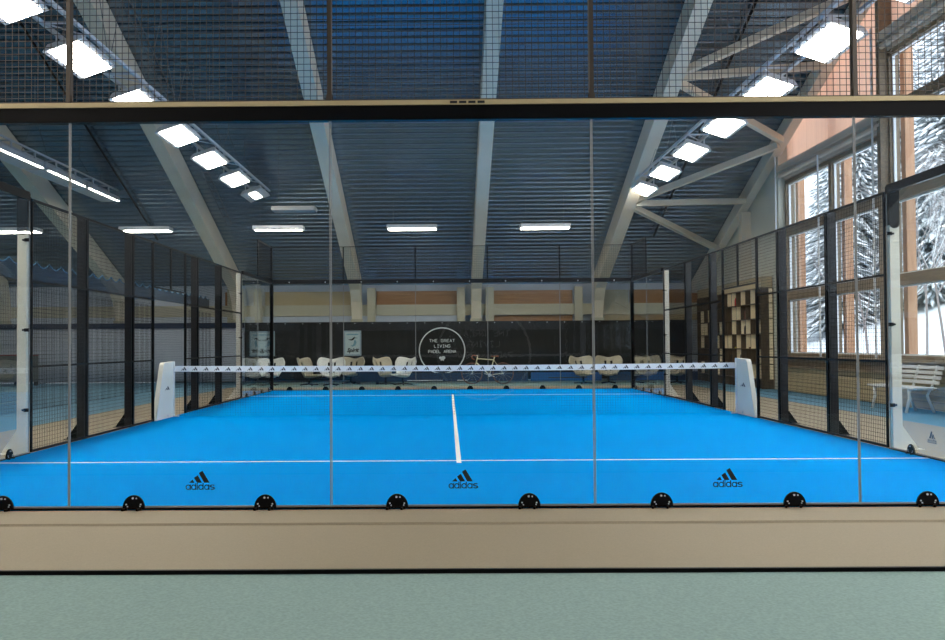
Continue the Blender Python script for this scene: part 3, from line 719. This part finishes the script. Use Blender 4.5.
# ------------------------------------------------------------------ divider net on the left
t = thing('divider_net', 'hanging dark divider net with scalloped light blue cord left of the court', 'divider net', (-8.3, 16, 0))
cd_ = []; bd = MB(); y0, y1 = 2.0, 26.4; k = int((y1-y0)/.62)
for i in range(k):
    for j in range(6):
        u = j/6; cd_.append((-8.2, y0+(i+u)*.62, 2.93-.10*math.sin(PI*u)))
MB().tube(cd_, .012, 5).build('scalloped_cord', m_cord, t)
nn = len(cd_); v = []; f = []
for i, (x, y, z) in enumerate(cd_):
    v += [(x-.004, y, 2.55), (x-.004, y, z), (x+.004, y, 2.55), (x+.004, y, z)]
    if i: a = 4*i-4; b = 4*i; f += [(a, b, b+1, a+1), (a+2, a+3, b+3, b+2)]
m_band = bpy.data.materials.new('sheer_navy_band'); m_band.use_nodes = True
N_ = m_band.node_tree.nodes; N_['Principled BSDF'].inputs['Base Color'].default_value = (*lin((30,62,92)), 1); N_['Principled BSDF'].inputs['Alpha'].default_value = .45; N_['Principled BSDF'].inputs['Roughness'].default_value = .9
MB().add(v, f).build('top_band', m_band, t, fix=False)
mb = MB(); y = y0
while y < y1: mb.box(-8.203, -8.199, y-.0018, y+.0018, .02, 2.4); y += .07
z = .05
while z < 2.4: mb.box(-8.201, -8.197, y0, y1, z-.0018, z+.0018); z += .07
mb.build('netting', m_netnavy, t)

# ------------------------------------------------------------------ lounge chairs
def make_chair(name, M, label):
    t = thing(name, label, 'chair', (0,0,0), 'lounge chairs along the far wall')
    # shell: rows from seat front to horned top; faces -Y
    rows = []
    R_ = 16; C_ = 14
    V = []; F = []
    for r in range(R_+1):
        s = r/R_
        if s < .35:        # seat
            u = s/.35; yy = -.42+.50*u; zz = .32-.06*math.sin(u*PI/2); hw = .20+.04*u; curl = .05+.04*u
        else:
            u = (s-.35)/.65; yy = .08+.24*u; zz = .26+.58*u; hw = .24+.20*math.sin(min(u, 1)*PI*.62)**1.3-(.05*(u-.8)/.2 if u > .8 else 0); curl = .08+.03*u
        for c in range(C_+1):
            q = -1+2*c/C_
            zz2 = zz+(curl*.9*q*q if s < .35 else 0)
            yy2 = yy-(0 if s < .35 else curl*2.0*q*q)
            if s > .35 and u > .55: zz2 += .045*(u-.55)/.45*(math.sin(min(1, abs(q)/.8)*PI/2)**2)-.015*(u-.55)/.45*(1-abs(q))-(.03*(u-.55)/.45 if abs(q) > .95 else 0)
            V.append((hw*q, yy2, zz2))
    for r in range(R_):
        for c in range(C_):
            if 8 <= r <= 13 and c in (5, 8): continue      # two slots in the back
            a = r*(C_+1)+c; F.append((a, a+1, a+C_+2, a+C_+1))
    o = MB().add(V, F).build('shell', M, t, smooth=True, fix=False)
    md = o.modifiers.new('thickness', 'SOLIDIFY'); md.thickness = .03
    b = MB().tube([(0,-.05,.05), (0,-.05,.32)], .03, 10)
    b.build('pedestal', m_blackmetal, t)
    for a in range(4):
        th = PI/4+a*PI/2
        MB().bar((0, -.05, .055), (.30*math.cos(th), -.05+.30*math.sin(th), .018), .04, .03).build('foot', m_blackmetal, t)
    return t
cw = make_chair('lounge_chair', m_chair, ''); cb = make_chair('lounge_chair', m_chairb, '')
cl = [(-5.75, 24.0, 0, 0, 'white lounge chair seen through the left side glass below a poster'),
      (-4.55, 23.9, 1.25, 1, 'beige winged lounge chair turned sideways, left of the slotted white one'),
      (-3.80, 23.8, 0, 0, 'white winged lounge chair with two slots, below and left of the poster'),
      (-3.30, 25.2, -.3, 1, 'beige winged lounge chair partly hidden behind the slotted white one'),
      (-2.15, 24.3, .9, 1, 'beige winged lounge chair left of the emblem, beside a white one'),
      (-1.50, 23.9, -.7, 0, 'white winged lounge chair nearest the round emblem'),
      (4.15, 24.0, .4, 1, 'beige winged lounge chair first to the right of the bicycle'),
      (5.00, 24.2, -.15, 1, 'beige winged lounge chair second to the right of the bicycle'),
      (6.20, 24.0, 0, 1, 'beige lounge chair seen through the right far side glass'),
      (7.15, 24.0, -.6, 1, 'beige lounge chair behind the far white post at the right')]
first = {0: True, 1: True}
for x, y, rz, kd, s in cl:
    src = (cw, cb)[kd]
    o = src if first[kd] else copy_tree(src)
    first[kd] = False
    o.location = (x, y, -.004); o.rotation_euler = (0, 0, rz); o['label'] = s
# low table
t = thing('low_table', 'low dark blue table between the lounge chairs left of the emblem', 'table', (-2.75, 24.9, 0))
MB().box(-3.1, -2.35, 24.7, 25.3, .34, .39).build('table_top', m_navy, t, bevel=.008)
for dx in (-3.05, -2.45):
    for dy in (24.74, 25.2): MB().box(dx, dx+.05, dy, dy+.05, -.004, .34).build('leg', m_navy, t)

# ------------------------------------------------------------------ bicycle
t = thing('bicycle', 'cream racing bicycle with brown saddle parked in front of the black curtain', 'bicycle', (1.15, 24.5, 0))
BY = 24.5; fxw, rxw, wr_ = .66, 1.66, .33; zc = .326
m_spoke = m_alu
for cx in (fxw, rxw):
    circ = [(cx+wr_*math.cos(2*PI*i/36), BY, zc+wr_*math.sin(2*PI*i/36)) for i in range(36)]
    wo = MB().tube(circ, .020, 6, closed=True).build('wheel', m_tyre, t, smooth=True)
    sp = MB()
    for i in range(12):
        a = 2*PI*i/12; sp.bar((cx, BY, zc), (cx+.31*math.cos(a), BY, zc+.31*math.sin(a)), .004)
    sp.tube([(cx, BY-.04, zc), (cx, BY+.04, zc)], .022, 8)
    sub(sp, 'spokes', m_spoke, wo)
BB = (1.22, BY, .27); ST_ = (1.36, BY, .76); HT = (.83, BY, .80); HB = (.80, BY, .68)
fr = MB(); fr.tube([BB, (1.385, BY, .84)], .016, 8); fr.tube([ST_, HT], .016, 8); fr.tube([BB, HB], .019, 8); fr.tube([HB, (.845, BY, .87)], .019, 8)
for d in (-.035, .035):
    fr.tube([BB, (rxw, BY+d, zc)], .010, 6); fr.tube([ST_, (rxw, BY+d, zc)], .009, 6)
    fr.tube([HB, (.76, BY+d, .58), (fxw, BY+d, zc)], .011, 6)
fr.build('frame', m_bike, t, smooth=True)
MB().add([(1.27,BY-.02,.885),(1.27,BY+.02,.885),(1.52,BY+.075,.895),(1.52,BY-.075,.895),(1.28,BY-.012,.865),(1.28,BY+.012,.865),(1.52,BY+.04,.855),(1.52,BY-.04,.855)],
         [(0,3,2,1),(4,5,6,7),(0,1,5,4),(1,2,6,5),(2,3,7,6),(3,0,4,7)]).build('saddle', m_leather, t, bevel=.006)
MB().tube([(1.385, BY, .84), (1.39, BY, .872)], .012, 8).build('seat_post', m_bike, t)
hb = MB()
for d in (-.19, .19): hb.tube([(.80, BY+d, .90), (.70, BY+d, .91), (.655, BY+d, .87), (.67, BY+d, .81), (.74, BY+d, .77)], .014, 6)
hb.build('handlebar', m_leather, t, smooth=True)
st2 = MB().tube([(.845, BY, .87), (.86, BY, .90), (.79, BY, .90)], .013, 6); st2.tube([(.80, BY-.19, .90), (.80, BY+.19, .90)], .012, 6)
st2.build('stem', m_bike, t)
ck = MB().tube([(BB[0], BY-.05, BB[2]), (BB[0], BY-.035, BB[2])], .055, 18); ck.bar((BB[0], BY-.06, BB[2]), (BB[0]+.16, BY-.06, BB[2]-.05), .018); ck.bar((BB[0], BY+.06, BB[2]), (BB[0]-.16, BY+.06, BB[2]+.05), .018)
ck.build('crank', m_alu, t)

# ------------------------------------------------------------------ cubby shelf on right wall
Y0, Y1, Z1 = 19.35, 26.2, 2.74
t = thing('cubby_shelf', 'tall dark wooden cubby wall of open cells holding sports gear at the right', 'shelf', (8.5, 23, 0))
sb = MB(); nc = 15; nr = 6; cw_ = (Y1-Y0)/nc; ch_ = (Z1-.25)/nr
for i in range(nc+1): sb.box(8.34, 8.66, Y0+i*cw_-.012, Y0+i*cw_+.012, .0, Z1)
sb.build_each('upright', m_shelf, t)
sb = MB()
for j in range(nr+1):
    sb.box(8.345, 8.655, Y0+.012, Y1-.012, .25+j*ch_-.012, .25+j*ch_+.012)
sb.build_each('shelf_board', m_shelf, t)
MB().box(8.36, 8.66, Y0, Y1, Z1+.012, 3.04).build('header_board', m_siding, t)
MB().box(8.655, 8.69, Y0, Y1, .0, Z1).build('back_board', mat('shelf_back', (122,110,90), .7), t)
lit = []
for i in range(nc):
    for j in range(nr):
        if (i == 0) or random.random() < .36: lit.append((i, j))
for i, j in lit:  # cream plates paint brightly lit cells onto the dividers
    MB().box(8.56 if i == 0 else 8.345, 8.65, Y0+i*cw_-.020, Y0+i*cw_-.0125, .25+j*ch_+.014, .25+(j+1)*ch_-.014).build('painted_lit_cell', m_lit_cell, t)
cols = [mat('gear_black', (26,26,28), .6), mat('gear_brown', (90,56,44), .6), mat('gear_grey', (96,96,98), .6), mat('gear_yellow', (196,180,40), .6)]
m_red = mat('gear_red', (200,30,34), .6)
def bag(yc, zc2, M, label, s=1.0, name='sports_bag'):
    t = thing(name, label, 'bag' if 'bag' in name else 'shoe', (8.48, yc, zc2))
    if 'bag' in name:
        pr = [(-.5,0),(-.48,.6),(-.3,.95),(.3,.95),(.48,.6),(.5,0)]
        MB().prism([(8.40, yc+a*.30*s, zc2+.013+b*.26*s) for a, b in pr], (.2, 0, 0)).build('body', M, t, bevel=.02)
        MB().tube([(8.45, yc-.08*s, zc2+.24*s), (8.43, yc-.05*s, zc2+.32*s), (8.43, yc+.05*s, zc2+.32*s), (8.45, yc+.08*s, zc2+.24*s)], .010, 6).build('handle', M, t)
    else:
        for d in (-.07, .07):
            MB().prism([(8.38, yc+d-.04, zc2+.013), (8.62, yc+d-.04, zc2+.013), (8.62, yc+d-.04, zc2+.12), (8.54, yc+d-.04, zc2+.13), (8.46, yc+d-.04, zc2+.07), (8.38, yc+d-.04, zc2+.05)], (0, .08, 0)).build('shoe', M, t, bevel=.01)
def cell(i, j): return (Y0+(i+.5)*cw_, .25+j*ch_)
gear = [(5, 5, m_red, 'red bag in the top row of the cubby wall', 'sports_bag'), (3, 4, cols[1], 'brown bag in the cubby wall, second row from the top', 'sports_bag'), (7, 3, cols[0], 'black bag in the cubby wall, middle height', 'sports_bag'),
        (3, 3, cols[0], 'black bag in the cubby wall below the brown bag', 'sports_bag'), (5, 2, cols[3], 'yellow shoes in the cubby wall', 'pair_of_shoes'), (2, 2, cols[1], 'brown shoes in a low cubby cell near the windows', 'pair_of_shoes'),
        (8, 5, cols[2], 'grey shoes in the top row of the cubby wall', 'pair_of_shoes'), (9, 3, cols[0], 'black shoes in the cubby wall towards the far end', 'pair_of_shoes'), (4, 1, cols[2], 'grey bag in the second lowest cubby row', 'sports_bag'), (1, 1, cols[0], 'black shoes in the second lowest cubby row near the windows', 'pair_of_shoes'),
        (6, 1, cols[0], 'black bag in the second lowest cubby row', 'sports_bag'), (2, 4, cols[0], 'black shoes one cell right of the brown bag', 'pair_of_shoes')]
for i, j, M, s, nm in gear:
    yc, z0 = cell(i, j); bag(yc, z0, M, s, 1.0, nm)

# ------------------------------------------------------------------ bench by the window
m_bench = mat('bench_white', (214,216,218), .5)
t = thing('slatted_bench', 'white slatted bench under the windows at the right', 'bench', (8.2, 10.7, 0))
by0, by1 = 9.75, 11.65
for i, x in enumerate((7.94, 8.05, 8.16, 8.27)): MB().box(x, x+.085, by0, by1, .42, .45).build('seat_slat', m_bench, t, bevel=.005)
for i in range(4):
    z = .50+i*.085; x = 8.385+i*.028
    MB().box(x, x+.022, by0, by1, z, z+.062).build('back_slat', m_bench, t, bevel=.004)
for yy in (by0+.25, by0+.95, by1-.25):
    lg = MB(); lg.tube([(7.98, yy, .42), (7.99, yy, .25), (7.93, yy, -.004)], .028, 8); lg.build('leg', m_bench, t, smooth=True)
    lg = MB(); lg.tube([(8.50, yy, .83), (8.40, yy, .48), (8.30, yy, .30), (8.42, yy, -.004)], .026, 8); lg.bar((7.96, yy, .405), (8.40, yy, .405), .035, .03); lg.build('leg', m_bench, t, smooth=True)

# low partition, far left
t = thing('low_partition', 'low grey board with thin red top edge at the far left', 'partition', (-14.3, 25.2, 0))
MB().box(-15.6, -13.65, 25.18, 25.24, .12, .98).build('board', mat('partition_grey', (92,98,94), .6), t)
MB().box(-15.6, -13.65, 25.17, 25.25, .98, 1.02).build('top_edge', mat('partition_red', (140,52,48), .6), t)
for x in (-15.5, -14.4, -13.75): MB().box(x, x+.06, 25.1, 25.32, -.003, .12).build('foot', m_blackmetal, t)

# ------------------------------------------------------------------ outdoors
gv = []; gf = []; NX, NY = 34, 40
def gz(x, y):
    d = x-9.4
    h = -.3+.10*d*1.0+.012*max(0, d-8)**2 if d > 0 else -.3
    h = min(h, 26+.1*(d-50))
    return h+.25*math.sin(x*.35+y*.21)*min(1, max(0, d/6))
for i in range(NX+1):
    for j in range(NY+1):
        x = 9.05+(i/NX)**1.5*95; y = -30+j*4.2; gv.append((x, y, gz(x, y)))
for i in range(NX):
    for j in range(NY): a = i*(NY+1)+j; gf.append((a, a+NY+1, a+NY+2, a+1))
sgm = MB().add(gv, gf).build('snow_ground', m_snow, smooth=True, fix=False)
tag(sgm, 'snow covered ground rising into a hillside outside the windows', 'snow', kind='stuff')
def make_conifer(seed, H):
    rd = random.Random(seed)
    t = thing('snowy_conifer', '', 'tree', (0,0,0), 'snowy conifers outside')
    MB().tube([(0,0,0), (0,0,H*.95)], .16, 7, .03).build('trunk', m_bark, t)
    fo = MB(); sn = MB(); lv = int(H*3.6)
    for l in range(lv):
        z = 1.0+(H-1.0)*l/lv; R = (1-l/lv)**.85*H*.22+.12; nb = 19 if l < lv*.7 else 11; o = rd.random()*6
        for b in range(nb):
            a = o+2*PI*b/nb+rd.uniform(-.25, .25); r = R*rd.uniform(.6, 1.12); w = .055*r+.045; dr = rd.uniform(.22, .5)*r+.06
            c, s = math.cos(a), math.sin(a)
            def q(u, v, dz): return (c*u-s*v, s*u+c*v, z+dz)
            for (u0, u1, kk) in ((0, .5, 1), (.35, .75, .85), (.6, 1, .6)):
                um = (u0+u1)/2; ww = w*kk*rd.uniform(.8, 1.5)
                d0, dm, d1 = -dr*u0**1.4, -dr*um**1.4, -dr*u1**1.4
                fo.add([q(r*u0,0,d0), q(r*um,ww,dm-.05), q(r*u1,0,d1-.02), q(r*um,-ww,dm-.05), q(r*um,0,dm-.10)], [(0,1,2,3),(0,4,1),(1,4,2),(2,4,3),(3,4,0)])
                if rd.random() < .82:
                    k = rd.uniform(.45, .95)
                    sn.add([q(r*u0,0,d0+.05), q(r*um,ww*k,dm), q(r*u1*.98,0,d1+.03), q(r*um,-ww*k,dm), q(r*um,0,dm+.09)], [(0,1,4),(1,2,4),(2,3,4),(3,0,4),(0,3,2,1)])
    fo.build('foliage', m_needle, t, fix=False); sn.build('snow', m_snow, t, fix=False)
    return t
def make_bare(seed, H):
    rd = random.Random(seed)
    t = thing('bare_tree', '', 'tree', (0,0,0), 'bare snowy trees outside')
    mb = MB(); sn = MB()
    def br(p, d, L, r, dep):
        q = p+d*L*.5+Vector((rd.uniform(-.06,.06), rd.uniform(-.06,.06), 0))*L; e = q+(d+Vector((rd.uniform(-.2,.2), rd.uniform(-.2,.2), .08))).normalized()*L*.5
        mb.tube([p, q, e], r, 5 if dep < 3 else 3, r*.6)
        if dep >= 1: sn.tube([p+Vector((0,0,r*.9)), q+Vector((0,0,r*.9)), e+Vector((0,0,r*.8))], r*.7, 3, r*.45)
        if dep < 6:
            for _ in range(3 if dep < 5 else 2):
                ax = Vector((rd.uniform(-1,1), rd.uniform(-1,1), rd.uniform(.0,.9))).normalized()
                br(p+(e-p)*rd.uniform(.45, 1), (d*.75+ax*.8).normalized(), L*rd.uniform(.55,.75), r*.55, dep+1)
    br(Vector((0,0,0)), Vector((0,0,1)), H*.42, .055, 0)
    mb.build('trunk_and_branches', m_bark, t, fix=False); sn.build('snow', m_snow, t, fix=False)
    return t
con = [make_conifer(1, 14), make_conifer(2, 11), make_conifer(3, 17)]
bar_ = [make_bare(4, 9), make_bare(5, 8)]
used = {}
def place(src, x, y, sc, rz, label):
    o = src if id(src) not in used else copy_tree(src)
    used[id(src)] = 1
    o.location = (x, y, gz(x, y)-.15); o.scale = (sc, sc, sc); o.rotation_euler = (0, 0, rz); o['label'] = label
def ray_pt(px, D):       # spot outside seen at a given picture column, D metres ahead
    return CP.x+(px-449)/995*D, CP.y+D
spots = [(0, 834, 62, 1.0, 'behind the first window'), (2, 862, 66, 1.0, 'behind the second window, right half'), (1, 858, 68, 1.2, 'farther up the slope behind the second window'), (0, 876, 72, 1.3, 'highest behind the second window'),
         (2, 905, 66, 1.2, 'behind the third window, left part'), (0, 930, 60, 1.0, 'behind the third window, near the right picture edge'), (1, 922, 74, 1.5, 'high on the slope behind the third window'), (2, 950, 60, 1.2, 'half cut by the right picture edge'),
         (0, 890, 84, 1.5, 'farthest on the slope behind the third window'), (2, 960, 82, 1.4, 'far up the slope beyond the right picture edge'), (1, 846, 84, 1.6, 'farthest behind the second window'), (0, 942, 92, 1.7, 'topmost on the slope at the right'), (2, 868, 94, 1.5, 'topmost on the slope above the second window'), (1, 912, 70, 1.1, 'small one behind the third window')]
for k, px, D, sc, s in spots:
    x, y = ray_pt(px, D); place(con[k], x, y, sc, px*.7, 'snow laden conifer '+s)
for k, px, D, sc, s in [(0, 925, 34, 1.0, 'in the middle of the third window'), (1, 868, 38, 1.0, 'behind the second window'), (0, 948, 30, .9, 'at the right picture edge'), (1, 906, 44, 1.2, 'left of the middle bare tree behind the third window')]:
    x, y = ray_pt(px, D); place(bar_[k], x, y, sc, px*.9, 'bare snow dusted tree '+s)
